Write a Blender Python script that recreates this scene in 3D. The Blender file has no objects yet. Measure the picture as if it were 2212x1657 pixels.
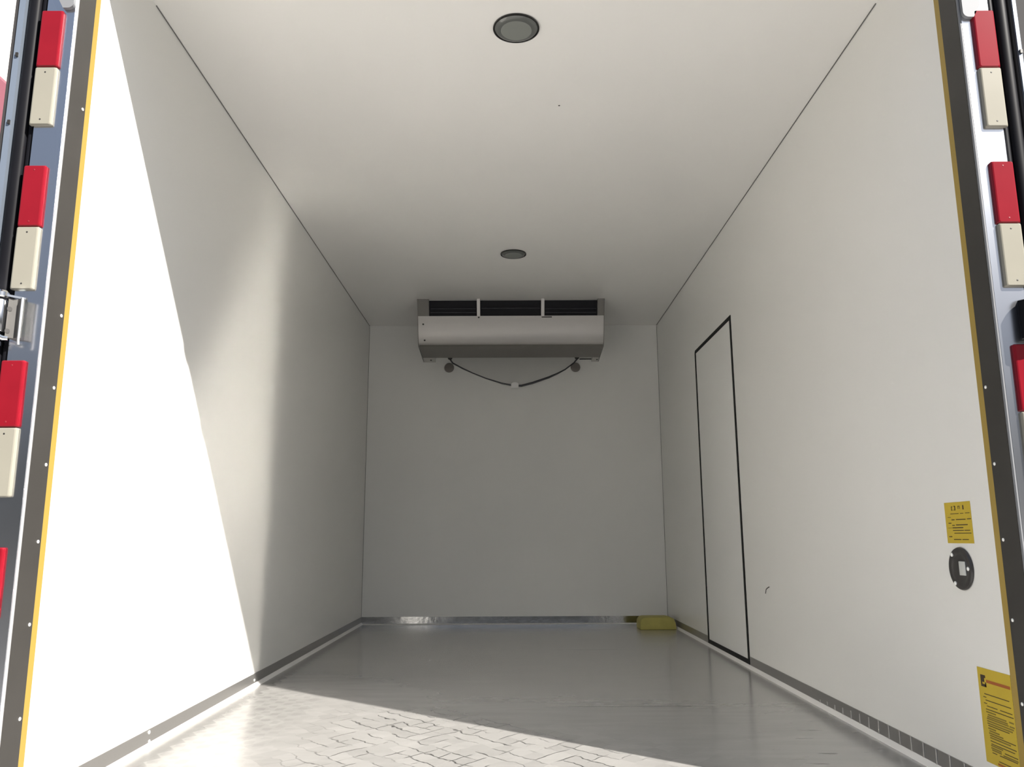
import bpy, bmesh, math, random
from mathutils import Vector, Matrix

# ------------------------------------------------------------------ camera, sky, sun, exposure
SC = bpy.context.scene
COL = SC.collection
HW, H, L = 1.10, 2.2064, 4.11          # half width, height, depth of the cargo box (metres)

cam_d = bpy.data.cameras.new('camera')
cam_d.sensor_fit = 'HORIZONTAL'
cam_d.sensor_width = 36.0
cam_d.lens = 1751.5 / 2212 * 36.0
cam_d.clip_start = 0.02
cam_d.clip_end = 500
cam = bpy.data.objects.new('camera', cam_d)
COL.objects.link(cam)
P_, Y_, R_ = 0.18842, 0.00197, -0.00434
fw = Vector((math.sin(Y_) * math.cos(P_), math.cos(Y_) * math.cos(P_), math.sin(P_)))
rt = Vector((math.cos(Y_), -math.sin(Y_), 0))
up = rt.cross(fw)
r2 = rt * math.cos(R_) + up * math.sin(R_)
u2 = -rt * math.sin(R_) + up * math.cos(R_)
cam.matrix_world = Matrix(((r2.x, u2.x, -fw.x, -0.0229), (r2.y, u2.y, -fw.y, -1.9161),
                           (r2.z, u2.z, -fw.z, 0.6045), (0, 0, 0, 1)))
SC.camera = cam

SC.view_settings.view_transform = 'Standard'
SC.view_settings.look = 'None'
SC.view_settings.gamma = 1.0
SC.view_settings.use_curve_mapping = False
SC.view_settings.exposure = 0.28
SC.cycles.blur_glossy = 0.0
SC.cycles.sample_clamp_indirect = 0.0

SUN_TRAVEL = Vector((-1.0, 0.8216, -1.0147)).normalized()
SUN_DIR = -SUN_TRAVEL
sun_d = bpy.data.lights.new('sun', 'SUN')
sun_d.energy = 10.5
sun_d.angle = math.radians(0.6)
sun_d.color = (1.0, 0.955, 0.89)
sun = bpy.data.objects.new('sun', sun_d)
COL.objects.link(sun)
sun.location = SUN_DIR * 20
sun.rotation_euler = SUN_TRAVEL.to_track_quat('-Z', 'Y').to_euler()

world = bpy.data.worlds.new('sky')
SC.world = world
world.use_nodes = True
nt = world.node_tree
nt.nodes.clear()


def wn(t, **kw):
    n = nt.nodes.new(t)
    for k, v in kw.items():
        setattr(n, k, v)
    return n


tc = wn('ShaderNodeTexCoord')
sep = wn('ShaderNodeSeparateXYZ')
nt.links.new(tc.outputs['Generated'], sep.inputs[0])
elev = wn('ShaderNodeMapRange')
nt.links.new(sep.outputs['Z'], elev.inputs['Value'])
elev.inputs['From Min'].default_value = -0.1
elev.inputs['From Max'].default_value = 0.9
ramp = wn('ShaderNodeValToRGB')
nt.links.new(elev.outputs[0], ramp.inputs[0])
cr = ramp.color_ramp
cr.elements[0].position = 0.0
cr.elements[0].color = (0.07, 0.07, 0.065, 1)
cr.elements[1].position = 1.0
cr.elements[1].color = (0.26, 0.34, 0.48, 1)
for p, c in ((0.10, (0.07, 0.07, 0.065, 1)), (0.20, (0.10, 0.105, 0.11, 1)), (0.30, (0.24, 0.27, 0.33, 1)), (0.5, (0.25, 0.30, 0.40, 1))):
    e = cr.elements.new(p)
    e.color = c
dot = wn('ShaderNodeVectorMath', operation='DOT_PRODUCT')
nt.links.new(tc.outputs['Generated'], dot.inputs[0])
dot.inputs[1].default_value = SUN_DIR
mx = wn('ShaderNodeMath', operation='MAXIMUM')
nt.links.new(dot.outputs['Value'], mx.inputs[0])
mx.inputs[1].default_value = 0.0
pw = wn('ShaderNodeMath', operation='POWER')
nt.links.new(mx.outputs[0], pw.inputs[0])
pw.inputs[1].default_value = 16.0
ml = wn('ShaderNodeMath', operation='MULTIPLY')
nt.links.new(pw.outputs[0], ml.inputs[0])
ml.inputs[1].default_value = 1.6
# the haze round the sun lies above the dark horizon
hz = wn('ShaderNodeMapRange')
nt.links.new(sep.outputs['Z'], hz.inputs['Value'])
hz.inputs['From Min'].default_value = 0.06
hz.inputs['From Max'].default_value = 0.24
ml2 = wn('ShaderNodeMath', operation='MULTIPLY')
nt.links.new(ml.outputs[0], ml2.inputs[0])
nt.links.new(hz.outputs[0], ml2.inputs[1])
glow = wn('ShaderNodeVectorMath', operation='SCALE')
glow.inputs[0].default_value = (1.0, 0.98, 0.96)
nt.links.new(ml2.outputs[0], glow.inputs['Scale'])
addc = wn('ShaderNodeVectorMath', operation='ADD')
nt.links.new(ramp.outputs['Color'], addc.inputs[0])
nt.links.new(glow.outputs[0], addc.inputs[1])
bg = wn('ShaderNodeBackground')
nt.links.new(addc.outputs[0], bg.inputs['Color'])
bg.inputs['Strength'].default_value = 1.0
wo = wn('ShaderNodeOutputWorld')
nt.links.new(bg.outputs[0], wo.inputs['Surface'])


# ------------------------------------------------------------------ materials
def mat(name, base, rough=0.5, metal=0.0, spec=0.5, coat=0.0, coat_rough=0.05, var=0.04, scale=6.0,
        bump=0.0, bump_scale=60.0, aniso=0.0, rvar=0.0, stretch=(1, 1, 1)):
    m = bpy.data.materials.new(name)
    m.use_nodes = True
    t = m.node_tree
    b = t.nodes['Principled BSDF']
    b.inputs['Roughness'].default_value = rough
    b.inputs['Metallic'].default_value = metal
    b.inputs['Specular IOR Level'].default_value = spec
    b.inputs['Coat Weight'].default_value = coat
    b.inputs['Coat Roughness'].default_value = coat_rough
    b.inputs['Anisotropic'].default_value = aniso
    g = t.nodes.new('ShaderNodeNewGeometry')
    mp = t.nodes.new('ShaderNodeMapping')
    mp.inputs['Scale'].default_value = stretch
    t.links.new(g.outputs['Position'], mp.inputs['Vector'])
    n = t.nodes.new('ShaderNodeTexNoise')
    n.inputs['Scale'].default_value = scale
    n.inputs['Detail'].default_value = 4
    t.links.new(mp.outputs[0], n.inputs['Vector'])
    r = t.nodes.new('ShaderNodeValToRGB')
    r.color_ramp.elements[0].position = 0.3
    r.color_ramp.elements[1].position = 0.7
    r.color_ramp.elements[0].color = tuple(c * (1 - var) for c in base) + (1,)
    r.color_ramp.elements[1].color = tuple(min(1, c * (1 + var)) for c in base) + (1,)
    t.links.new(n.outputs['Fac'], r.inputs[0])
    t.links.new(r.outputs['Color'], b.inputs['Base Color'])
    if rvar:
        mr = t.nodes.new('ShaderNodeMapRange')
        mr.inputs['From Min'].default_value = 0.3
        mr.inputs['From Max'].default_value = 0.7
        mr.inputs['To Min'].default_value = max(0.02, rough - rvar)
        mr.inputs['To Max'].default_value = rough + rvar
        t.links.new(n.outputs['Fac'], mr.inputs['Value'])
        t.links.new(mr.outputs[0], b.inputs['Roughness'])
    if bump:
        n2 = t.nodes.new('ShaderNodeTexNoise')
        n2.inputs['Scale'].default_value = bump_scale
        t.links.new(mp.outputs[0], n2.inputs['Vector'])
        bp = t.nodes.new('ShaderNodeBump')
        bp.inputs['Strength'].default_value = bump
        bp.inputs['Distance'].default_value = 0.002
        t.links.new(n2.outputs['Fac'], bp.inputs['Height'])
        t.links.new(bp.outputs[0], b.inputs['Normal'])
    return m


def srgb(r, g, b):
    f = lambda v: (v / 255 / 12.92) if v / 255 <= 0.04045 else ((v / 255 + 0.055) / 1.055) ** 2.4
    return (f(r), f(g), f(b))


M_wall = mat('white gelcoat panel', (0.80, 0.795, 0.765), 0.30, spec=0.5, var=0.012, scale=1.5)
M_ceil = mat('white gelcoat ceiling', (0.82, 0.81, 0.785), 0.26, spec=0.5, var=0.012, scale=1.5)
M_door = mat('pale grey door panel', (0.82, 0.82, 0.795), 0.32, var=0.012, scale=1.5)
M_seam = mat('grey joint sealant', (0.14, 0.14, 0.135), 0.7, var=0.05)
M_gasket = mat('black rubber gasket', (0.006, 0.006, 0.006), 0.55, spec=0.2, var=0.1)
M_seal = mat('glossy black door rubber', (0.008, 0.008, 0.010), 0.45, spec=0.08, var=0.1)
M_base = mat('brushed aluminium skirting', (0.36, 0.35, 0.34), 0.30, metal=0.75, var=0.02, scale=3)
M_backbase = mat('polished aluminium skirting', (0.50, 0.50, 0.50), 0.12, metal=1.0, var=0.06, scale=14,
                 bump=0.3, bump_scale=26, rvar=0.03)
M_strip = mat('white sealant cove', (0.83, 0.81, 0.78), 0.45, var=0.02)
M_yellow = mat('yellow edge trim', (0.34, 0.235, 0.05), 0.5, var=0.03)
M_jamb = mat('dark grey jamb', (0.044, 0.041, 0.038), 0.42, spec=0.35, var=0.06, scale=8)
M_inox = mat('polished stainless steel', (0.63, 0.64, 0.67), 0.20, metal=1.0, var=0.03, scale=3, rvar=0.03, stretch=(1, 1, 0.3))
M_bead = mat('bright folded steel edge', (0.85, 0.85, 0.86), 0.30, metal=0.7, var=0.02)
M_rivet = mat('bright rivet', (0.90, 0.90, 0.87), 0.35, metal=0.2, var=0.02)
M_red = mat('red reflector plastic', (0.19, 0.0065, 0.0135), 0.17, spec=0.25, var=0.05, scale=14)
M_cream = mat('cream reflector plastic', (0.25, 0.237, 0.195), 0.22, spec=0.3, var=0.03, scale=12)
M_dark = mat('dark screw head', (0.02, 0.018, 0.016), 0.5, var=0.1)
M_chrome = mat('chromed hinge steel', (0.78, 0.79, 0.80), 0.14, metal=1.0, var=0.04, scale=20)
M_hingegrey = mat('zinc hinge leaf', (0.10, 0.096, 0.09), 0.5, metal=0.3, var=0.05, scale=25)
M_doorprof = mat('blue grey door profile', (0.24, 0.28, 0.34), 0.22, metal=0.5, var=0.04)
M_unit = mat('pale grey unit casing', (0.47, 0.455, 0.435), 0.30, metal=0.25, spec=0.5, var=0.03, scale=3)
M_unitend = mat('grey unit end cap', (0.17, 0.16, 0.145), 0.45, var=0.03)
M_unitdark = mat('black vent interior', (0.006, 0.006, 0.009), 0.5, spec=0.2, var=0.1)
M_fin = mat('dark vent louvre', (0.035, 0.035, 0.042), 0.4, var=0.1)
M_pan = mat('grey drain pan', (0.62, 0.615, 0.59), 0.4, var=0.02)
M_hose = mat('dark grey hose', (0.05, 0.05, 0.056), 0.35, var=0.1)
M_plug = mat('grey brown plug', (0.20, 0.18, 0.165), 0.5, var=0.05)
M_whitep = mat('white plastic clip', (0.92, 0.91, 0.89), 0.4, var=0.02)
M_lens = mat('smoky lamp lens', (0.10, 0.105, 0.10), 0.16, spec=0.5, coat=0.6, coat_rough=0.05, var=0.05)
M_lens_in = mat('grey lamp diffuser', (0.20, 0.21, 0.195), 0.22, spec=0.5, var=0.03)
M_rim = mat('black lamp rim', (0.012, 0.012, 0.011), 0.25, var=0.1)
M_cup = mat('dark grey handle cup', (0.045, 0.042, 0.040), 0.28, spec=0.5, var=0.06)
M_button = mat('pale grey release button', (0.55, 0.56, 0.54), 0.35, var=0.03)
M_sticker = mat('yellow sticker vinyl', (0.55, 0.40, 0.035), 0.4, var=0.04, scale=12)
M_ink = mat('dark brown sticker ink', (0.045, 0.028, 0.015), 0.5, var=0.1)
M_ink2 = mat('olive sticker ink', (0.20, 0.145, 0.02), 0.5, var=0.1)
M_orange = mat('orange brown sticker ink', (0.36, 0.10, 0.02), 0.5, var=0.05)
M_foam = mat('yellow foam block', (0.42, 0.37, 0.10), 0.7, var=0.06, scale=18, bump=0.2)
M_asphalt = mat('pale concrete', (0.42, 0.41, 0.395), 0.85, var=0.2, scale=3, bump=0.3, bump_scale=120)
M_tar = mat('dark asphalt', (0.035, 0.034, 0.033), 0.9, var=0.2, scale=3)
M_white_ext = mat('white truck paint', (0.80, 0.76, 0.70), 0.5, var=0.03)
M_pink = mat('pink red truck paint', (0.24, 0.085, 0.105), 0.4, var=0.05)
M_ext = mat('white outer skin', (0.75, 0.75, 0.75), 0.4, var=0.03)
M_darkedge = mat('dark grey rubber edge', (0.045, 0.043, 0.044), 0.6, spec=0.05, var=0.08)
M_keeper = mat('grey zinc plate', (0.20, 0.205, 0.215), 0.55, spec=0.2, metal=0.1, var=0.04)
M_scuff = mat('dark scuff', (0.06, 0.055, 0.05), 0.7, var=0.1)


def floor_material():
    m = bpy.data.materials.new('worn aluminium tread floor')
    m.use_nodes = True
    t = m.node_tree
    N, K = t.nodes.new, t.links.new
    b = t.nodes['Principled BSDF']

    def math_(op, a, bb=None, clamp=False):
        n = N('ShaderNodeMath')
        n.operation = op
        n.use_clamp = clamp
        for i, v in enumerate((a, bb)):
            if v is None:
                continue
            if isinstance(v, (int, float)):
                n.inputs[i].default_value = v
            else:
                K(v, n.inputs[i])
        return n.outputs[0]

    def noise(vec, scale, detail=3):
        n = N('ShaderNodeTexNoise')
        n.inputs['Scale'].default_value = scale
        n.inputs['Detail'].default_value = detail
        K(vec, n.inputs['Vector'])
        return n.outputs['Fac']

    def maprange(v, a, bb, c, d):
        n = N('ShaderNodeMapRange')
        K(v, n.inputs['Value'])
        for k, q in zip(('From Min', 'From Max', 'To Min', 'To Max'), (a, bb, c, d)):
            n.inputs[k].default_value = q
        return n.outputs[0]

    g = N('ShaderNodeNewGeometry')
    pos = g.outputs['Position']
    s = N('ShaderNodeSeparateXYZ')
    K(pos, s.inputs[0])
    X, Y = s.outputs['X'], s.outputs['Y']
    warp = math_('MULTIPLY', math_('SUBTRACT', noise(pos, 7.0, 2), 0.5), 0.075)
    warp2 = math_('MULTIPLY', math_('SUBTRACT', noise(pos, 19.0, 2), 0.5), 0.03)
    wy = math_('ADD', Y, math_('ADD', warp, warp2))
    wx = math_('ADD', X, warp2)
    # two families of crossing lines make rhombs about 8 cm wide and 9 cm deep
    ua = math_('ADD', math_('DIVIDE', wx, 0.078), math_('DIVIDE', wy, 0.088))
    ub = math_('SUBTRACT', math_('DIVIDE', wx, 0.078), math_('DIVIDE', wy, 0.088))
    fa = math_('PINGPONG', ua, 0.5)
    fb = math_('PINGPONG', ub, 0.5)
    la = maprange(fa, 0.015, 0.065, 1.0, 0.0)
    lb = maprange(fb, 0.01, 0.055, 1.0, 0.0)
    brk_a = maprange(noise(pos, 7.0, 2), 0.44, 0.54, 0.0, 1.0)
    off = N('ShaderNodeVectorMath')
    off.operation = 'ADD'
    off.inputs[1].default_value = (3.7, 1.9, 0)
    K(pos, off.inputs[0])
    brk_b = maprange(noise(off.outputs[0], 8.0, 2), 0.50, 0.58, 0.0, 1.0)
    cracks = math_('MAXIMUM', math_('MULTIPLY', la, brk_a), math_('MULTIPLY', lb, brk_b))
    # tread lines painted only on the sunlit part, fading at the shadow edge and left
    region = math_('MULTIPLY', maprange(X, -0.72, -0.50, 0.0, 1.0), maprange(Y, 1.05, 1.25, 1.0, 0.0))
    region = math_('MULTIPLY', region, maprange(math_('ADD', X, Y), 0.75, 0.95, 1.0, 0.0))
    cracks = math_('MULTIPLY', cracks, region)
    # rhomb tiles: alternate tone
    tile = N('ShaderNodeTexWhiteNoise')
    tile.noise_dimensions = '2D'
    cmb = N('ShaderNodeCombineXYZ')
    K(math_('FLOOR', ua), cmb.inputs[0])
    K(math_('FLOOR', ub), cmb.inputs[1])
    K(cmb.outputs[0], tile.inputs['Vector'])
    tread = math_('MULTIPLY', maprange(X, -1.045, -1.03, 0.0, 1.0), maprange(math_('ADD', math_('MULTIPLY', X, 0.7), Y), 0.75, 1.1, 1.0, 0.0))  # tile tones kept to the sunlit floor, fading out near the shadow edge
    tval = math_('MULTIPLY', maprange(tile.outputs['Value'], 0.0, 1.0, -0.10, 0.06), tread)
    # grey lozenges on the left side
    tri = math_('ADD', fa, fb)
    loz = maprange(tri, 0.58, 0.66, 0.0, 1.0)
    loz = math_('MULTIPLY', loz, math_('MULTIPLY', maprange(X, -1.06, -1.0, 1.0, 1.0), maprange(X, -0.86, -0.70, 1.0, 0.0)))
    loz = math_('MULTIPLY', loz, tread)
    # plain margin by the left wall with a saw tooth edge
    saw = math_('PINGPONG', math_('DIVIDE', Y, 0.088), 0.5)
    edge = math_('ADD', X, math_('MULTIPLY', saw, 0.06))
    margin = maprange(edge, -1.015, -1.010, 1.0, 0.0)
    # long faint plate joints across the floor
    seam1 = math_('MULTIPLY', maprange(math_('ABSOLUTE', math_('SUBTRACT', Y, 1.205)), 0.0, 0.008, 1.0, 0.0),
                  math_('MULTIPLY', maprange(X, 0.05, 0.3, 0.0, 1.0), maprange(X, 0.6, 0.8, 1.0, 0.0)))
    seam2 = math_('MULTIPLY', maprange(math_('ABSOLUTE', math_('SUBTRACT', Y, 2.735)), 0.0, 0.016, 1.0, 0.0),
                  math_('MULTIPLY', maprange(X, 0.2, 0.35, 0.0, 1.0), maprange(X, 0.5, 0.62, 1.0, 0.0)))
    seams = math_('MULTIPLY', math_('MAXIMUM', seam1, seam2), 0.5)
    # short scratches on the right
    mp = N('ShaderNodeMapping')
    mp.inputs['Rotation'].default_value = (0, 0, math.radians(-38))
    mp.inputs['Scale'].default_value = (9, 55, 1)
    K(pos, mp.inputs['Vector'])
    scr = maprange(noise(mp.outputs[0], 1.0, 1), 0.70, 0.76, 0.0, 1.0)
    scr = math_('MULTIPLY', scr, math_('MULTIPLY', maprange(X, 0.55, 0.75, 0.0, 1.0), maprange(Y, 0.7, 1.3, 1.0, 0.0)))
    scr = math_('MULTIPLY', scr, 0.75)
    # broad streaks
    mp2 = N('ShaderNodeMapping')
    mp2.inputs['Scale'].default_value = (2.0, 9.0, 1)
    K(pos, mp2.inputs['Vector'])
    streak = maprange(noise(mp2.outputs[0], 2.0, 4), 0.3, 0.7, 0.94, 1.05)

    # darker matt strip by the left wall, painted in to offset sun and wall glare
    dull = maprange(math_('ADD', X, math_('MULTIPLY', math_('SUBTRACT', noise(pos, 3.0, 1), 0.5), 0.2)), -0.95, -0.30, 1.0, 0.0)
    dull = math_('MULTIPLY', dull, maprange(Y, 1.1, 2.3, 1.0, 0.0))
    v = math_('MULTIPLY', streak, math_('ADD', 1.0, tval))
    v = math_('MULTIPLY', v, math_('SUBTRACT', 1.0, math_('MULTIPLY', loz, 0.13)))
    v = math_('MULTIPLY', v, math_('SUBTRACT', 1.0, math_('MULTIPLY', margin, 0.24)))
    v = math_('MULTIPLY', v, math_('SUBTRACT', 1.0, math_('MULTIPLY', cracks, 0.85)))
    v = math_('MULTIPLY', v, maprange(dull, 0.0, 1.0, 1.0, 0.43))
    v = math_('MULTIPLY', v, math_('SUBTRACT', 1.0, seams))
    v = math_('MULTIPLY', v, math_('SUBTRACT', 1.0, scr))
    sc = N('ShaderNodeVectorMath')
    sc.operation = 'SCALE'
    sc.inputs[0].default_value = FLOOR_BASE
    K(v, sc.inputs['Scale'])
    K(sc.outputs[0], b.inputs['Base Color'])
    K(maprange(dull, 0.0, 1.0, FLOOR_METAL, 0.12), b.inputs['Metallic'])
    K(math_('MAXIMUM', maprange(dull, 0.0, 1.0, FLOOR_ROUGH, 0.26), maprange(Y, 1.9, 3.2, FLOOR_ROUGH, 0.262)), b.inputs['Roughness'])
    b.inputs['Coat Weight'].default_value = 0.05
    b.inputs['Coat Roughness'].default_value = 0.04
    hgt = math_('ADD', math_('MULTIPLY', math_('SUBTRACT', 1.0, cracks), 1.0), math_('MULTIPLY', tval, 2.0))
    bp = N('ShaderNodeBump')
    bp.inputs['Strength'].default_value = 0.12
    bp.inputs['Distance'].default_value = 0.004
    K(hgt, bp.inputs['Height'])
    K(bp.outputs[0], b.inputs['Normal'])
    return m


FLOOR_BASE = (0.555, 0.542, 0.522)
FLOOR_METAL = 0.50
FLOOR_ROUGH = 0.19
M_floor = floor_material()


# ------------------------------------------------------------------ mesh helpers
def new_bm():
    return bmesh.new()


def add_box(bm, x0, x1, y0, y1, z0, z1, bevel=0.0, seg=2):
    r = bmesh.ops.create_cube(bm, size=1.0)
    vs = r['verts']
    for v in vs:
        v.co = Vector((x0 + (v.co.x + .5) * (x1 - x0), y0 + (v.co.y + .5) * (y1 - y0), z0 + (v.co.z + .5) * (z1 - z0)))
    if bevel:
        es = list({e for v in vs for e in v.link_edges})
        bmesh.ops.bevel(bm, geom=es, offset=bevel, segments=seg, profile=0.5, affect='EDGES')
    return bm


def add_prism(bm, prof, axis, a0, a1, bevel=0.0):
    """prof: closed 2-D outline; axis: 0 -> (y,z) outline swept along x, 1 -> (x,z) along y, 2 -> (x,y) along z"""
    def P(p, a):
        return {0: (a, p[0], p[1]), 1: (p[0], a, p[1]), 2: (p[0], p[1], a)}[axis]
    v0 = [bm.verts.new(P(p, a0)) for p in prof]
    v1 = [bm.verts.new(P(p, a1)) for p in prof]
    n = len(prof)
    fs = [bm.faces.new(v0), bm.faces.new(v1[::-1])]
    for i in range(n):
        fs.append(bm.faces.new((v0[i], v1[i], v1[(i + 1) % n], v0[(i + 1) % n])))
    bmesh.ops.recalc_face_normals(bm, faces=fs)
    if bevel:
        es = list({e for f in fs for e in f.edges})
        bmesh.ops.bevel(bm, geom=es, offset=bevel, segments=2, profile=0.5, affect='EDGES')
    return bm


def frame(d):
    d = d.normalized()
    a = Vector((0, 0, 1)) if abs(d.z) < 0.9 else Vector((1, 0, 0))
    x = d.cross(a).normalized()
    return x, x.cross(d).normalized()


def add_lathe(bm, c, d, prof, seg=40):
    """prof: (radius, offset along d) pairs"""
    c, d = Vector(c), Vector(d).normalized()
    x, y = frame(d)
    rings = []
    for r, h in prof:
        if r < 1e-6:
            rings.append([bm.verts.new(c + d * h)])
        else:
            rings.append([bm.verts.new(c + d * h + (x * math.cos(2 * math.pi * k / seg) + y * math.sin(2 * math.pi * k / seg)) * r) for k in range(seg)])
    fs = []
    for A, B in zip(rings[:-1], rings[1:]):
        for k in range(seg):
            k2 = (k + 1) % seg
            if len(A) == 1 and len(B) == 1:
                continue
            if len(A) == 1:
                fs.append(bm.faces.new((A[0], B[k], B[k2])))
            elif len(B) == 1:
                fs.append(bm.faces.new((A[k], B[0], A[k2])))
            else:
                fs.append(bm.faces.new((A[k], B[k], B[k2], A[k2])))
    for R in (rings[0], rings[-1]):
        if len(R) > 2:
            fs.append(bm.faces.new(R))
    bmesh.ops.recalc_face_normals(bm, faces=fs)
    return bm


def add_tube(bm, pts, rad, seg=12):
    pts = [Vector(p) for p in pts]
    rads = rad if isinstance(rad, (list, tuple)) else [rad] * len(pts)
    rings = []
    for i, p in enumerate(pts):
        d = (pts[min(i + 1, len(pts) - 1)] - pts[max(i - 1, 0)])
        x, y = frame(d)
        rings.append([bm.verts.new(p + (x * math.cos(2 * math.pi * k / seg) + y * math.sin(2 * math.pi * k / seg)) * rads[i]) for k in range(seg)])
    fs = []
    for A, B in zip(rings[:-1], rings[1:]):
        for k in range(seg):
            fs.append(bm.faces.new((A[k], B[k], B[(k + 1) % seg], A[(k + 1) % seg])))
    fs.append(bm.faces.new(rings[0]))
    fs.append(bm.faces.new(rings[-1][::-1]))
    bmesh.ops.recalc_face_normals(bm, faces=fs)
    return bm


def obj(name, bm, m, parent=None, smooth=False, origin=None):
    me = bpy.data.meshes.new(name)
    if parent is not None:
        off = parent_world(parent)
    elif origin is not None:
        off = Vector(origin)
    else:
        off = Vector((0, 0, 0))
    if off.length > 0:
        bmesh.ops.translate(bm, verts=bm.verts, vec=-off)
    bm.to_mesh(me)
    bm.free()
    me.materials.append(m)
    if smooth:
        for p in me.polygons:
            p.use_smooth = True
        try:
            me.set_sharp_from_angle(angle=math.radians(35))
        except Exception:
            pass
    o = bpy.data.objects.new(name, me)
    COL.objects.link(o)
    if parent is not None:
        o.parent = parent
    elif origin is not None:
        o.location = origin
    return o


def parent_world(o):
    v = Vector((0, 0, 0))
    while o is not None:
        v += Vector(o.location)
        o = o.parent
    return v


def tag(o, label=None, cat=None, group=None, kind=None):
    if label: o['label'] = label
    if cat: o['category'] = cat
    if group: o['group'] = group
    if kind: o['kind'] = kind
    return o


def thing(name, label, cat, loc, group=None):
    o = bpy.data.objects.new(name, None)
    o.empty_display_size = 0.05
    COL.objects.link(o)
    o.location = loc
    return tag(o, label, cat, group)


def struct(name, bm, m, label=None, cat=None, smooth=False):
    o = obj(name, bm, m, smooth=smooth)
    return tag(o, label, cat, kind='structure')


def box(*a, **k):
    return add_box(new_bm(), *a, **k)


# ------------------------------------------------------------------ the cargo box shell
TH = 0.06
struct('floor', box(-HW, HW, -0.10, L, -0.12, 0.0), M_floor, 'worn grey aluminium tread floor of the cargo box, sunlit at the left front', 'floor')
struct('ceiling', box(-HW - TH, HW + TH, 0.0, L + TH, H, H + TH), M_ceil, 'smooth white glossy ceiling of the cargo box', 'ceiling')
struct('wall_left', box(-HW - TH, -HW, 0.0, L + TH, -0.12, H), M_wall, 'smooth white left wall of the cargo box with a sunlit triangle', 'wall')
struct('wall_back', box(-HW, HW, L, L + TH, -0.12, H), M_wall, 'smooth white far end wall of the cargo box', 'wall')
DY0, DY1, DZ1 = 2.075, 2.892, 1.717
bm = new_bm()
add_box(bm, HW, HW + TH, 0.0, DY0, -0.12, H)
add_box(bm, HW, HW + TH, DY1, L + TH, -0.12, H)
add_box(bm, HW, HW + TH, DY0, DY1, DZ1, H)
add_box(bm, HW, HW + TH, DY0, DY1, -0.12, 0.0)
wr = struct('wall_right', bm, M_wall, 'smooth white right wall of the cargo box around the side door', 'wall')
bm = new_bm()
add_tube(bm, [(HW - .0005, 1.770, 0.360), (HW - .0005, 1.758, 0.378), (HW - .0005, 1.735, 0.386), (HW - .0005, 1.713, 0.391)], 0.0022, 6)
obj('scratch', bm, M_scuff, wr)

# side door in the right wall, black gasket round a flush panel
door = thing('door_1', 'narrow flush white side door outlined by a black rubber gasket', 'door', (HW, (DY0 + DY1) / 2, 0.0))
door['kind'] = 'structure'
obj('panel', box(HW, HW + 0.05, DY0 + .024, DY1 - .022, 0.037, DZ1 - .020), M_door, door)
bm = new_bm()
yz_o = [(DY0, 0.0), (DY0, DZ1)]
arc = [(DY1 - .022 + .022 * math.sin(a), DZ1 - .022 + .022 * math.cos(a)) for a in [i * math.pi / 2 / 6 for i in range(7)]]
outer = [(DY0, 0.0), (DY0, DZ1)] + arc + [(DY1, 0.0)]
inner = [(DY0 + .025, 0.036), (DY0 + .025, DZ1 - .020)] + [(DY1 - .022, DZ1 - .020)] * 7 + [(DY1 - .022, 0.036)]
xo, xi = HW - 0.003, HW + 0.05
vo = [[bm.verts.new((x, p[0], p[1])) for p in outer] for x in (xo, xi)]
vi_pts = [(DY0 + .025, 0.036), (DY0 + .025, DZ1 - .020), (DY1 - .022, DZ1 - .020), (DY1 - .022, 0.036)]
vi = [[bm.verts.new((x, p[0], p[1])) for p in vi_pts] for x in (xo, xi)]
imap = [0, 1] + [2] * 7 + [3]
n = len(outer)
for s in (0, 1):
    for i in range(n):
        j = (i + 1) % n
        a, b_ = vi[s][imap[i]], vi[s][imap[j]]
        bm.faces.new((vo[s][i], vo[s][j], b_, a) if a is not b_ else (vo[s][i], vo[s][j], a))
for i in range(n):
    j = (i + 1) % n
    bm.faces.new((vo[0][i], vo[0][j], vo[1][j], vo[1][i]))
for i in range(4):
    j = (i + 1) % 4
    bm.faces.new((vi[0][i], vi[0][j], vi[1][j], vi[1][i]))
bmesh.ops.recalc_face_normals(bm, faces=bm.faces)
g = obj('gasket', bm, M_gasket, door)
g['label'] = 'black rubber gasket'

# thin dark joints where ceiling and walls meet
for i, s in enumerate((-1, 1)):
    struct('trim_%d' % (1 + i), box(min(s * HW, s * (HW - .0026)), max(s * HW, s * (HW - .0026)), 0.3, L, H - .0026, H), M_seam,
           'thin grey sealant line between ceiling and %s wall' % ('left', 'right')[i], 'trim')
for i, s in enumerate((-1, 1)):
    struct('trim_%d' % (3 + i), box(min(s * HW, s * (HW - .002)), max(s * HW, s * (HW - .002)), L - .002, L, 0.05, H - .01), M_seam,
           'thin upright joint between end wall and %s wall' % ('left', 'right')[i], 'trim')

# white cove strips along the floor
CV = 0.0145
struct('trim_5', add_prism(new_bm(), [(-HW, 0), (-HW, CV), (-HW + .003, CV), (-HW + CV, 0.001), (-HW + CV, 0)], 1, -0.02, L), M_strip,
       'white sealant strip along the foot of the left wall', 'trim')
struct('trim_6', add_prism(new_bm(), [(HW, 0), (HW, CV), (HW - .003, CV), (HW - CV, 0.001), (HW - CV, 0)], 1, -0.02, L), M_strip,
       'white sealant strip along the foot of the right wall', 'trim')
struct('trim_7', add_prism(new_bm(), [(L, 0), (L, .006), (L - .006, .006), (L - .02, 0.0)], 0, -HW + CV, HW - CV), M_strip,
       'pale strip along the foot of the end wall', 'trim')

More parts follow.
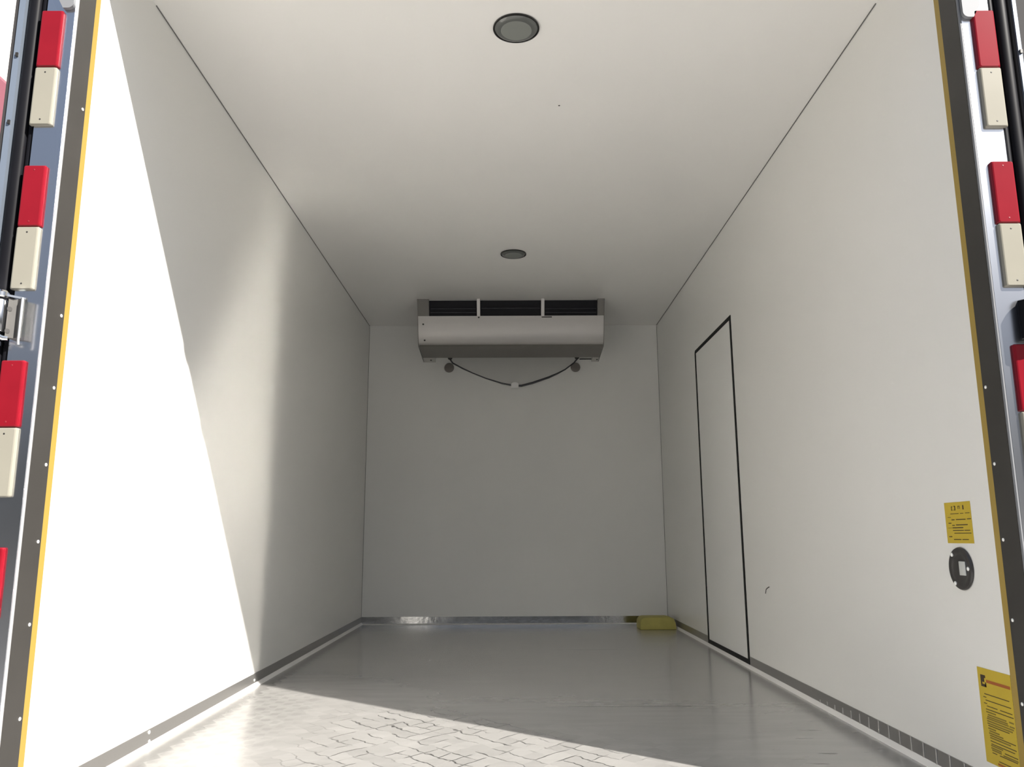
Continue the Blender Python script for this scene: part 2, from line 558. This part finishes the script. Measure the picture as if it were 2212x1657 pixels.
# aluminium skirtings
BT = 0.0528
struct('baseboard_left', add_prism(new_bm(), [(-HW, CV), (-HW, BT), (-HW + .0025, BT), (-HW + .003, CV)], 1, -0.02, L), M_base,
       'grey aluminium skirting along the left wall', 'baseboard')
bl = bpy.data.objects['baseboard_left']
for y, z in ((1.644, .026), (0.638, .044), (0.643, .017)):
    obj('rivet', add_lathe(new_bm(), (-HW + .0028, y, z), (1, 0, 0), [(0.0055, 0), (0.005, .0015), (.003, .0026), (0, .003)], 14), M_rivet, bl, True)
bm = new_bm()
add_prism(bm, [(HW, CV), (HW, BT), (HW - .0025, BT), (HW - .003, CV)], 1, DY1, L)
add_prism(bm, [(HW, CV), (HW, BT), (HW - .0025, BT), (HW - .003, CV)], 1, -0.02, DY0 - .012)
# embossed upright ribs on the near half
for k in range(20):
    y = 1.19 - .0685 * k
    h = 0.010 + 0.028 * min(1, k / 7)
    rr = 0.003
    prof = [(HW - .003 - .0026 * math.sin(a), y + rr * 1.6 * math.cos(a)) for a in [i * math.pi / 8 for i in range(9)]]
    add_prism(bm, prof, 2, CV + .0005, CV + h)
struct('baseboard_right', bm, M_base, 'grey aluminium skirting along the right wall, ribbed near the opening', 'baseboard', smooth=True)
struct('baseboard_back', add_prism(new_bm(), [(L, .006), (L, BT), (L - .0008, BT), (L - .0030, .006)], 0, -HW + .003, HW - .003), M_backbase,
       'polished aluminium skirting across the foot of the end wall', 'baseboard')

# ------------------------------------------------------------------ rear opening: posts, yellow edging, header
for s, side, nlab in ((-1, 'left', 8), (1, 'right', 9)):
    struct('trim_%d' % nlab, box(min(s * HW, s * (HW + TH)), max(s * HW, s * (HW + TH)), -0.022, 0.0, -0.12, H), M_yellow,
           'yellow edging strip along the rear end of the %s wall' % side, 'trim')
    X = lambda v: s * v
    t = thing('door_post', '%s rear door post of polished steel with a dark rivet-dotted inner side' % side, 'door post', (s * 1.14, -0.06, -0.12))
    bx = lambda a, b_, *r, **k: box(min(X(a), X(b_)), max(X(a), X(b_)), *r, **k)
    o = obj('inner_jamb', bx(HW, HW + .02, -0.094, -0.022, -0.12, H), M_jamb, t)
    o['label'] = 'dark grey inner side'
    o = obj('face_plate', bx(HW + .006, 1.176, -0.10, -0.022 - .03, -0.12, H), M_inox, t)
    bm = new_bm()
    add_tube(bm, [(X(HW + .0036), -0.0964, -0.12), (X(HW + .0036), -0.0964, H)], 0.0036, 16)
    o = obj('edge_bead', bm, M_bead if s < 0 else M_keeper, t, True)  # same steel edge on both posts; darker grey stands in for shade at right
    o['label'] = 'bright folded edge' if s < 0 else 'folded edge with shade put into its grey'
    zz = [.063, .22, .419, .601, .776, .957, 1.133, 1.672] if s < 0 else [.063, .241, .419, .596, .769, .95]
    for z in zz:
        obj('rivet', add_lathe(new_bm(), (X(HW - .0001), -0.034, z), (-s, 0, 0), [(0.0042, 0), (0.0038, .0012), (.002, .002), (0, .0022)], 14), M_rivet, t, True)
hd = thing('door_header', 'steel header above the rear opening', 'header', (0, -0.06, H))
obj('lintel', box(-1.176, 1.176, -0.10, 0.0, H, H + .18), M_inox, hd)
for x in (-0.12, 0.105):
    obj('keeper', box(x - .022, x + .022, -0.10, -0.07, H - .014, H), M_dark, hd)

# lock keeper plates hanging at the top of each post
for s, side in ((1, 'right'), (-1, 'left')):
    X = lambda v: s * v
    bm = new_bm()
    w0, w1, zb, r = 1.106, 1.150, (1.872 if s > 0 else 1.905), 0.014
    prof = [(X(w0), 2.10), (X(w0), zb + r)] + [(X(w0 + r - r * math.cos(a)), zb + r - r * math.sin(a)) for a in [math.pi / 2 * i / 5 for i in range(1, 6)]]
    prof += [(X(w1 - .018), zb), (X(w1), zb + .034), (X(w1), 2.10)]
    add_prism(bm, prof, 1, -0.110, -0.1003)
    tag(obj('lock_keeper', bm, M_keeper, origin=(X(1.128), -0.105, 1.9), smooth=False),
        'small steel lock keeper plate at the top of the %s door post' % side, 'lock keeper', 'lock keepers on the door posts')


# ------------------------------------------------------------------ open rear doors folded back along the outside
for s, side in ((-1, 'left'), (1, 'right')):
    X = lambda v: s * v
    t = thing('rear_door', '%s rear cargo door folded right back, showing its black rubber edge' % side, 'door', (s * 1.25, 0.3, -0.12))
    bx = lambda a, b_, *r, **k: box(min(X(a), X(b_)), max(X(a), X(b_)), *r, **k)
    # rubber seal: two rounded lobes
    prof = []
    lobes = ((1.177, 1.197, -0.084, .010), (1.197, 1.229, -0.088, .012))
    pts = [(X(1.177), -0.04)]
    for a0, a1, yb, rad in lobes:
        cx_, rx = (a0 + a1) / 2, (a1 - a0) / 2
        for i in range(9):
            a = math.pi - math.pi * i / 8
            pts.append((X(cx_ + rx * math.cos(a)), yb - rad * math.sin(a)))
    pts.append((X(1.229), -0.04))
    o = obj('rubber_seal', add_prism(new_bm(), pts, 2, -0.12, 2.32), M_seal, t, True)
    o['label'] = 'glossy black rubber seal'
    p0 = 1.2295 if s < 0 else 1.2355
    pw_ = .015 if s < 0 else .009
    ep = obj('edge_profile', add_prism(new_bm(), [(X(p0), -0.104), (X(p0), 0.02), (X(p0 + pw_), 0.02), (X(p0 + pw_), -0.104)], 2, -0.12, 2.32), M_doorprof, t)
    ep['label'] = 'blue grey metal edge profile'
    for z in (1.78, 1.60):
        obj('clip', bx(p0 + .002, p0 + .008, -0.108, -0.104, z - .006, z + .004), M_dark, ep)
    if s > 0:
        obj('inner_rim', bx(1.2295, 1.2353, -0.098, 0.02, -0.12, 2.32), M_darkedge, t)
    obj('outer_rim', bx(p0 + pw_ + .0002, 1.256 if s < 0 else 1.31, -0.100, 0.02, -0.12, 2.32), M_darkedge, t)
    obj('panel', bx(1.20, 1.256, 0.021, 1.12, -0.12, 2.32), M_ext, t)

# ------------------------------------------------------------------ reflectors on the door posts
def reflector(x0, x1, z0, z1, m, name, label, group, screws):
    c = ((x0 + x1) / 2, -0.1, (z0 + z1) / 2)
    t = thing(name, label, 'reflector', (c[0], -0.1002, z0), group)
    bm = new_bm()
    yb, yf = -0.1003, -0.1100
    s = 0.0045
    add_prism(bm, rounded(x0, x1, z0, z1, .004), 1, yb, yf + .004)
    # bevelled front
    o0 = rounded(x0, x1, z0, z1, .004)
    o1 = rounded(x0 + s * .45, x1 - s * .45, z0 + s * .3, z1 - s * .3, .004)
    o2 = rounded(x0 + s, x1 - s, z0 + s * .6, z1 - s * .6, .004)
    rings = [[bm.verts.new((p[0], y, p[1])) for p in o] for o, y in ((o0, yf + .004), (o1, yf + .001), (o2, yf))]
    k = len(o0)
    for A, B in zip(rings[:-1], rings[1:]):
        for i in range(k):
            bm.faces.new((A[i], A[(i + 1) % k], B[(i + 1) % k], B[i]))
    bm.faces.new(rings[-1])
    bmesh.ops.remove_doubles(bm, verts=bm.verts, dist=1e-5)
    bmesh.ops.recalc_face_normals(bm, faces=bm.faces)
    obj('body', bm, m, t, False)
    for dz in screws:
        obj('screw', add_lathe(new_bm(), (c[0], yf + .0004, z0 + dz), (0, -1, 0), [(.0022, 0), (.0022, .0006), (.0012, .001), (0, .001)], 10),
            M_dark if m is M_cream else M_redscrew, t)
    return t


def rounded(x0, x1, z0, z1, r, n=4):
    pts = []
    for cx_, cz_, a0 in ((x1 - r, z1 - r, 0), (x0 + r, z1 - r, 90), (x0 + r, z0 + r, 180), (x1 - r, z0 + r, 270)):
        for i in range(n + 1):
            a = math.radians(a0 + 90 * i / n)
            pts.append((cx_ + r * math.cos(a), cz_ + r * math.sin(a)))
    return pts


M_redscrew = mat('dark red screw head', (0.20, 0.008, 0.014), 0.5, var=0.1)
ords = ('topmost', 'second', 'third', 'lowest')
for s, side, reds, creams in (
        (-1, 'left', ((1.745, 1.898), (1.331, 1.485), (0.854, 1.008), (0.436, 0.589)), ((1.590, 1.743), (1.176, 1.330), (0.698, 0.853))),
        (1, 'right', ((1.735, 1.891), (1.331, 1.487), (0.881, 1.037)), ((1.577, 1.734), (1.175, 1.330), (0.725, 0.880)))):
    for i, (z0, z1) in enumerate(reds):
        w = ords[i] if not (s > 0 and i == 2) else 'lowest'
        reflector(min(s * 1.130, s * 1.184), max(s * 1.130, s * 1.184), z0, z1, M_red, 'red_reflector',
                  '%s red reflector on the %s door post' % (w, side), 'red reflectors on the door posts', (.012, z1 - z0 - .012) if i else ())
    for i, (z0, z1) in enumerate(creams):
        w = ('topmost', 'middle', 'lowest')[i]
        reflector(min(s * 1.1305, s * 1.1845), max(s * 1.1305, s * 1.1845), z0, z1, M_cream, 'cream_reflector',
                  '%s cream reflector below a red one on the %s door post' % (w, side), 'cream reflectors on the door posts', (.014, z1 - z0 - .014))

# ------------------------------------------------------------------ hinges
t = bpy.data.objects['rear_door']
prof_o = [(-1.1715, -0.126), (-1.166, -0.118), (-1.158, -0.114), (-1.150, -0.1175), (-1.1435, -0.127), (-1.1395, -0.127), (-1.1405, -0.115), (-1.146, -0.106), (-1.156, -0.1005), (-1.1715, -0.1005)]
h = obj('hinge', add_prism(new_bm(), prof_o, 2, 1.058, 1.150), M_hingegrey, t)      # curved leaf standing out from the post
h['label'] = 'shiny chrome hinge with a dull grey leaf'
obj('knuckle', add_lathe(new_bm(), (-1.189, -0.127, 1.070), (0, 0, 1), [(.0135, 0), (.0145, .002), (.0145, .073), (.0135, .075)], 28), M_chrome, h, True)
obj('top_strap', add_prism(new_bm(), [(-1.198, -0.150), (-1.185, -0.150), (-1.146, -0.104), (-1.144, -0.1003), (-1.150, -0.1003), (-1.186, -0.138), (-1.198, -0.138)], 2, 1.152, 1.157), M_chrome, h)
obj('cap', add_lathe(new_bm(), (-1.189, -0.130, 1.149), (0, 0, 1), [(.016, 0), (.0185, .003), (.0185, .012), (.014, .017), (0, .018)], 24), M_chrome, h, True)
for z in (1.073, 1.125):
    obj('hole', add_lathe(new_bm(), (-1.1695, -0.1225, z), (.74, -.68, 0), [(.0055, 0), (.0055, .0012), (0, .0012)], 16), M_dark, h)
obj('leaf_edge', add_tube(new_bm(), [(-1.1385, -0.126, 1.040), (-1.1385, -0.1275, 1.05), (-1.1385, -0.1275, 1.150)], 0.0026, 10), M_bead, h, True)
obj('pin', add_tube(new_bm(), [(-1.203, -0.146, 1.064), (-1.185, -0.143, 1.060), (-1.168, -0.136, 1.053), (-1.160, -0.132, 1.053)], [.006, .0045, .006, .0055], 12), M_chrome, h, True)
obj('lower_strap', box(-1.215, -1.186, -0.128, -0.1005, 1.040, 1.050), M_chrome, h)

t = bpy.data.objects['rear_door.001']
h = obj('hinge', add_prism(new_bm(), [(1.158, -0.1003), (1.166, -0.1150), (1.182, -0.125), (1.182, -0.1003)], 2, 1.052, 1.142), M_seal, t)
h['label'] = 'black rubber-covered hinge'
obj('knuckle', add_lathe(new_bm(), (1.188, -0.128, 1.050), (0, 0, 1), [(.024, 0), (.027, .004), (.027, .090), (.022, .098), (0, .100)], 32), M_seal, h, True)

# ------------------------------------------------------------------ ceiling lamps
def lamp(x, y, label):
    t = thing('ceiling_lamp', label, 'ceiling lamp', (x, y, H), 'round lamps in the ceiling')
    c = (x, y, H - .0004)
    obj('rim', add_lathe(new_bm(), c, (0, 0, -1), [(.0735, 0), (.0745, .003), (.0735, .006), (.0705, .0065), (.069, .004), (.069, 0)], 64), M_rim, t, True)
    obj('lens', add_lathe(new_bm(), c, (0, 0, -1), [(.0688, 0), (.0688, .004), (.064, .008), (.056, .0105), (.050, .0115), (.0495, .0110)], 64), M_lens, t, True)
    obj('diffuser', add_lathe(new_bm(), c, (0, 0, -1), [(.0493, 0), (.0493, .0113), (.040, .0125), (.02, .0135), (0, .0138)], 64), M_lens_in, t, True)
    return t


lamp(0.0, 0.415, 'round grey unlit ceiling lamp nearest the rear opening')
lamp(-0.003, 2.511, 'round grey unlit ceiling lamp in front of the cooling unit')
tag(obj('speck', add_lathe(new_bm(), (0.165, 0.891, H - .0002), (0, 0, -1), [(.004, 0), (.003, .001), (0, .0012)], 8), M_scuff, bpy.data.objects['ceiling']))

# ------------------------------------------------------------------ cooling unit under the ceiling
ux0, ux1 = -0.656, 0.621
u = thing('cooling_unit', 'wide pale grey evaporator cooling unit hanging from the ceiling at the end wall', 'cooling unit', (0, 3.75, H))
VF = [(3.400, H - .0005), (3.444, 2.098)]                    # the vent band
def on_band(f, d=0.0):
    return (VF[0][0] + (VF[1][0] - VF[0][0]) * f + d, VF[0][1] + (VF[1][1] - VF[0][1]) * f)
# main casing below and behind the vents
curve = [(3.444, 2.098), (3.452, 2.07), (3.470, 2.0), (3.500, 1.925), (3.512, 1.9125), (3.530, 1.907), (3.78, 1.884), (3.78, 2.2055), (3.50, 2.2055), (3.50, 2.098)]
obj('casing', add_prism(new_bm(), curve, 0, ux0 + .004, ux1 - .004), M_unit, u, True)
o = obj('underside', add_prism(new_bm(), [(3.512, 1.9120), (3.530, 1.9045), (3.785, 1.8815), (3.785, 1.8885), (3.53, 1.9115)], 0, ux0 + .006, ux1 - .006), M_unitend, u)
for x0, x1 in ((ux0, ux0 + .0038), (ux1 - .0038, ux1)):
    pr = [(3.398, 2.2055), (3.442, 2.098), (3.468, 2.0), (3.500, 1.915), (3.53, 1.902), (3.870, 1.868), (3.90, 1.90), (3.90, 2.2055)]
    obj('side_plate', add_prism(new_bm(), pr, 0, x0, x1), M_unitend, u)
for x0, x1 in ((ux0 + .0042, ux0 + .088), (ux1 - .052, ux1 - .0042)):
    f = obj('foot', add_prism(new_bm(), [(3.786, 1.8815), (3.87, 1.867), (3.872, 1.93), (3.786, 1.93)], 0, x0, x1), M_unit, u)
    obj('bolt', add_lathe(new_bm(), ((x0 + x1) / 2 + .012, 3.825, 1.8745), (0, -.17, -1), [(.006, 0), (.006, .003), (0, .004)], 10), M_dark, f)
# vent band: end blocks, dividers, dark recess, louvres
for x0, x1 in ((ux0 + .0042, -0.577), (0.574, ux1 - .0042)):
    obj('vent_end', add_prism(new_bm(), [on_band(0), on_band(1), (3.499, 2.0982), (3.499, 2.2055)], 0, x0, x1), M_unitend, u)
for x0, x1 in ((-0.250, -0.228), (0.189, 0.211)):
    obj('vent_divider', add_prism(new_bm(), [on_band(0), on_band(1), (3.499, 2.0982), (3.499, 2.2055)], 0, x0, x1), M_unit, u)
for x0, x1, fr in ((-0.577, -0.250, (.54, .76)), (-0.228, 0.189, (.52,)), (0.211, 0.574, (.56, .78))):
    v = obj('vent', add_prism(new_bm(), [(3.470, 2.0982), (3.4985, 2.0982), (3.4985, 2.2055), (3.440, 2.2055)], 0, x0 + .0003, x1 - .0003), M_unitdark, u)
    v['label'] = 'dark air outlet'
    for f in fr:
        yy, zz_ = on_band(f)
        obj('louvre', add_prism(new_bm(), [(yy + .010, zz_ - .003), (yy + .010, zz_ + .002), (yy + .032, zz_ + .006), (yy + .032, zz_ + .001)], 0, x0 + .008, x1 - .008), M_fin, v)
for x, y, z in ((-0.618, 3.4585, 2.044), (-0.610, 3.494, 1.940), (-0.238, 3.4465, 2.088)):
    obj('screw', add_lathe(new_bm(), (x, y, z), (0, -1, 0), [(.006, 0), (.006, .002), (0, .003)], 12), M_dark, u)
obj('slot', box(0.192, 0.262, 3.440, 3.450, 2.086, 2.091), M_dark, u)
# back pan with its sagging lower edge
cp = [(-0.481, 1.939), (-0.459, 1.907), (-0.382, 1.864), (-0.30, 1.826), (-0.207, 1.788), (-0.084, 1.748), (0.01, 1.730), (0.060, 1.730),
      (0.143, 1.751), (0.265, 1.793), (0.33, 1.822), (0.389, 1.853), (0.46, 1.907), (0.496, 1.95)]
o = obj('drain_pan', add_prism(new_bm(), [(x, z) for x, z in cp] + [(0.496, 2.2), (-0.481, 2.2)], 1, L - .030, L - .0005), M_pan, u)
bm = new_bm()
rads = [.006, .006, .0055, .0045, .0045, .006, .0065, .0085, .0085, .008, .0065, .005, .005, .006]
add_tube(bm, [(x, L - .030, z) for x, z in cp], rads, 10)
o2 = obj('hose', bm, M_hose, o, True)
for x, z in ((-0.478, 1.945), (0.480, 1.945)):
    obj('grommet', add_lathe(new_bm(), (x, L - .048, z), (0, -1, -.2), [(.016, -.012), (.018, 0), (.014, .010), (0, .012)], 16), M_dark, o)
obj('bracket', box(0.50, 0.60, L - .04, L - .030, 1.930, 1.936), M_dark, u)
# clip at the lowest point of the hose
bm = new_bm()
prof = [(-.018, 1.712)] + [(0.010 - .028 * math.cos(a), 1.738 + .016 * math.sin(a)) for a in [math.pi * i / 8 for i in range(9)]] + [(.038, 1.712)]
add_prism(bm, prof, 1, L - .050, L - .0392)
obj('clip', bm, M_whitep, o)
for x, side in ((-0.487, 'left'), (0.471, 'right')):
    tag(obj('wall_plug', add_lathe(new_bm(), (x, L - .0002, 1.876), (0, -1, 0), [(.036, 0), (.037, .004), (.035, .010), (.02, .013), (0, .0135)], 32), M_plug, smooth=True,
            origin=(x, L, 1.876)),
        'round grey-brown plug on the end wall below the %s end of the cooling unit' % side, 'plug', 'plugs under the cooling unit')

# ------------------------------------------------------------------ yellow block in the far right corner
bm = new_bm()
add_prism(bm, [(0.836, 0.0004), (0.836, 0.046)] + [(0.876 - .04 * math.cos(a), 0.046 + .034 * math.sin(a)) for a in [math.pi / 2 * i / 6 for i in range(1, 7)]] +
          [(1.03, 0.080), (1.062, 0.072), (1.073, 0.045), (1.079, 0.0004)], 1, 3.69, 3.86, bevel=.006)
tag(obj('foam_block', bm, M_foam, smooth=True, origin=(0.957, 3.77, 0.0)), 'dull yellow foam block lying on the floor in the far right corner', 'block')

# ------------------------------------------------------------------ stickers on the right wall
def quad_prism(bm, y0, y1, z0, z1, x0, x1, shear=0.0):
    vs = []
    for x in (x0, x1):
        vs.append([bm.verts.new((x, a, b_)) for a, b_ in ((y0, z0), (y1, z0 + shear * (y1 - y0)), (y1, z1 + shear * (y1 - y0)), (y0, z1))])
    f = [bm.faces.new(vs[0]), bm.faces.new(vs[1][::-1])]
    for i in range(4):
        f.append(bm.faces.new((vs[0][i], vs[1][i], vs[1][(i + 1) % 4], vs[0][(i + 1) % 4])))
    bmesh.ops.recalc_face_normals(bm, faces=f)


XS = HW - .0002
t = thing('sticker', 'small yellow notice sticker above the round release cup on the right wall', 'sticker', (HW, 0.145, 0.587))
obj('vinyl', box(XS - .0006, XS, 0.085, 0.205, 0.587, 0.689), M_sticker, t)
SX0, SX1 = XS - .0010, XS - .0006
rng = random.Random(4)
bm = new_bm()
def mark(a0, a1, h0, h1, b=None):
    """a: fraction across from the far (left) edge, h: fraction down"""
    quad_prism(b or bm, 0.205 - .12 * a1, 0.205 - .12 * a0, 0.689 - .102 * h1, 0.689 - .102 * h0, SX0, SX1)
# heading marks
mark(.27, .29, .10, .20); mark(.27, .32, .10, .115); mark(.27, .32, .185, .20)
mark(.40, .43, .09, .20); mark(.36, .43, .09, .105); mark(.36, .43, .185, .20)
mark(.53, .545, .095, .17); mark(.585, .60, .095, .17); mark(.53, .60, .095, .11)
mark(.71, .75, .085, .19)
for a0, a1, h, th in ((.22, .54, .275, .014), (.60, .72, .275, .014), (.79, .95, .27, .014), (.10, .22, .36, .010), (.24, .36, .42, .020), (.42, .78, .415, .020), (.84, .98, .41, .020),
                      (.11, .22, .50, .020), (.25, .35, .555, .018), (.40, .84, .545, .022), (.08, .25, .625, .008), (.26, .66, .615, .022), (.26, .67, .68, .018), (.70, .91, .68, .018),
                      (.30, .94, .75, .016), (.08, .20, .83, .020), (.26, .54, .90, .018), (.59, .82, .90, .018)):
    mark(a0, a1, h, h + th)
obj('print', bm, M_ink, t)['label'] = 'dark printed notice lines'

t = thing('sticker', 'tall yellow instruction sticker with an orange bar at the foot of the right wall', 'sticker', (HW, 0.066, 0.08))
bm = new_bm()
quad_prism(bm, 0.0, 0.132, 0.082, 0.296, XS - .0006, XS)
obj('vinyl', bm, M_sticker, t)
def mark2(b, a0, a1, h0, h1):
    quad_prism(b, 0.132 * (1 - a1), 0.132 * (1 - a0), 0.296 - .214 * h1, 0.296 - .214 * h0, SX0, SX1)
bm = new_bm()
mark2(bm, .09, .13, .075, .20); mark2(bm, .13, .24, .075, .105); mark2(bm, .13, .20, .105, .15); mark2(bm, .13, .25, .172, .20); mark2(bm, .22, .25, .15, .20)
obj('emblem', bm, M_ink, t)['label'] = 'black square emblem'
bm = new_bm()
mark2(bm, .26, .97, .118, .150)
obj('bar', bm, M_orange, t)['label'] = 'orange brown bar'
bm = new_bm()
for a0, a1, h in ((.16, .90, .27), (.12, .21, .305), (.18, .93, .335), (.12, .21, .37), (.20, .52, .395), (.60, .95, .395), (.16, .97, .43), (.18, .80, .60), (.20, .95, .70), (.20, .95, .755), (.22, .90, .785),
                  (.60, .97, .83), (.22, .36, .875), (.44, .95, .875), (.40, .88, .94)):
    mark2(bm, a0, a1, h, h + .008)
obj('print', bm, M_ink, t)
bm = new_bm()
for a0, a1, h in ((.16, .45, .455), (.20, .75, .482), (.83, .96, .482), (.18, .78, .505), (.16, .80, .525), (.83, .97, .525), (.16, .94, .55), (.16, .90, .575), (.17, .40, .625), (.20, .50, .65), (.18, .60, .675),
                  (.20, .80, .72), (.20, .55, .80), (.20, .50, .825), (.22, .50, .845), (.55, .97, .855)):
    mark2(bm, a0, a1, h, h + .014)
obj('fine_print', bm, M_ink2, t)
bm = new_bm()
mark2(bm, .36, .92, .965, .985)
obj('footer_bar', bm, M_orange, t)

# ------------------------------------------------------------------ round release cup
t = thing('release_handle', 'round dark inside door release with a pale button and three rivets on the right wall', 'door release', (HW, 0.149, 0.525))
c = (HW - .0003, 0.151, 0.525)
obj('cup', add_lathe(new_bm(), c, (-1, 0, 0), [(.0515, 0), (.0525, .003), (.0505, .0065), (.043, .008), (.036, .0055), (.028, .004), (0, .004)], 56), M_cup, t, True)
obj('button', box(HW - .0070, HW - .0043, 0.126, 0.154, 0.509, 0.543, bevel=.0012), M_button, t, True)
for y, z in ((0.1785, 0.5585), (0.1105, 0.526), (0.175, 0.4885)):
    obj('rivet', add_lathe(new_bm(), (HW - .0075, y, z), (-1, 0, 0), [(.0052, 0), (.0048, .002), (.003, .003), (0, .0034)], 16), M_rivet, t, True)

# ------------------------------------------------------------------ outside
struct('ground', box(-60, 60, -60, 60, -1.3, -1.12), M_tar, 'dark asphalt yard', 'ground')
struct('apron', box(-7, 7, -6.0, 7, -1.12, -1.1), M_asphalt, 'pale concrete apron under the truck', 'ground')
t = thing('box_truck', 'white and pink box truck parked outside beyond the left door', 'truck', (-3.9, 4.6, -1.1))
bm = new_bm()
add_box(bm, -5.0, -2.62, 1.75, 7.5, 2.93, 3.55, bevel=.03)
obj('upper_body', bm, M_white_ext, t)
bm = new_bm()
add_box(bm, -5.0, -2.60, 1.72, 7.5, 0.0, 2.93, bevel=.03)
obj('lower_body', bm, M_pink, t)
for y in (2.6, 6.4):
    for x in (-4.85, -2.85):
        obj('wheel', add_lathe(new_bm(), (x - .13, y, -0.6), (1, 0, 0), [(.28, 0), (.46, .02), (.5, .06), (.5, .22), (.46, .26), (.28, .26)], 32), M_gasket, t, True)
obj('chassis', box(-4.6, -3.0, 1.9, 7.4, -0.6, 0.0), M_darkedge, t)
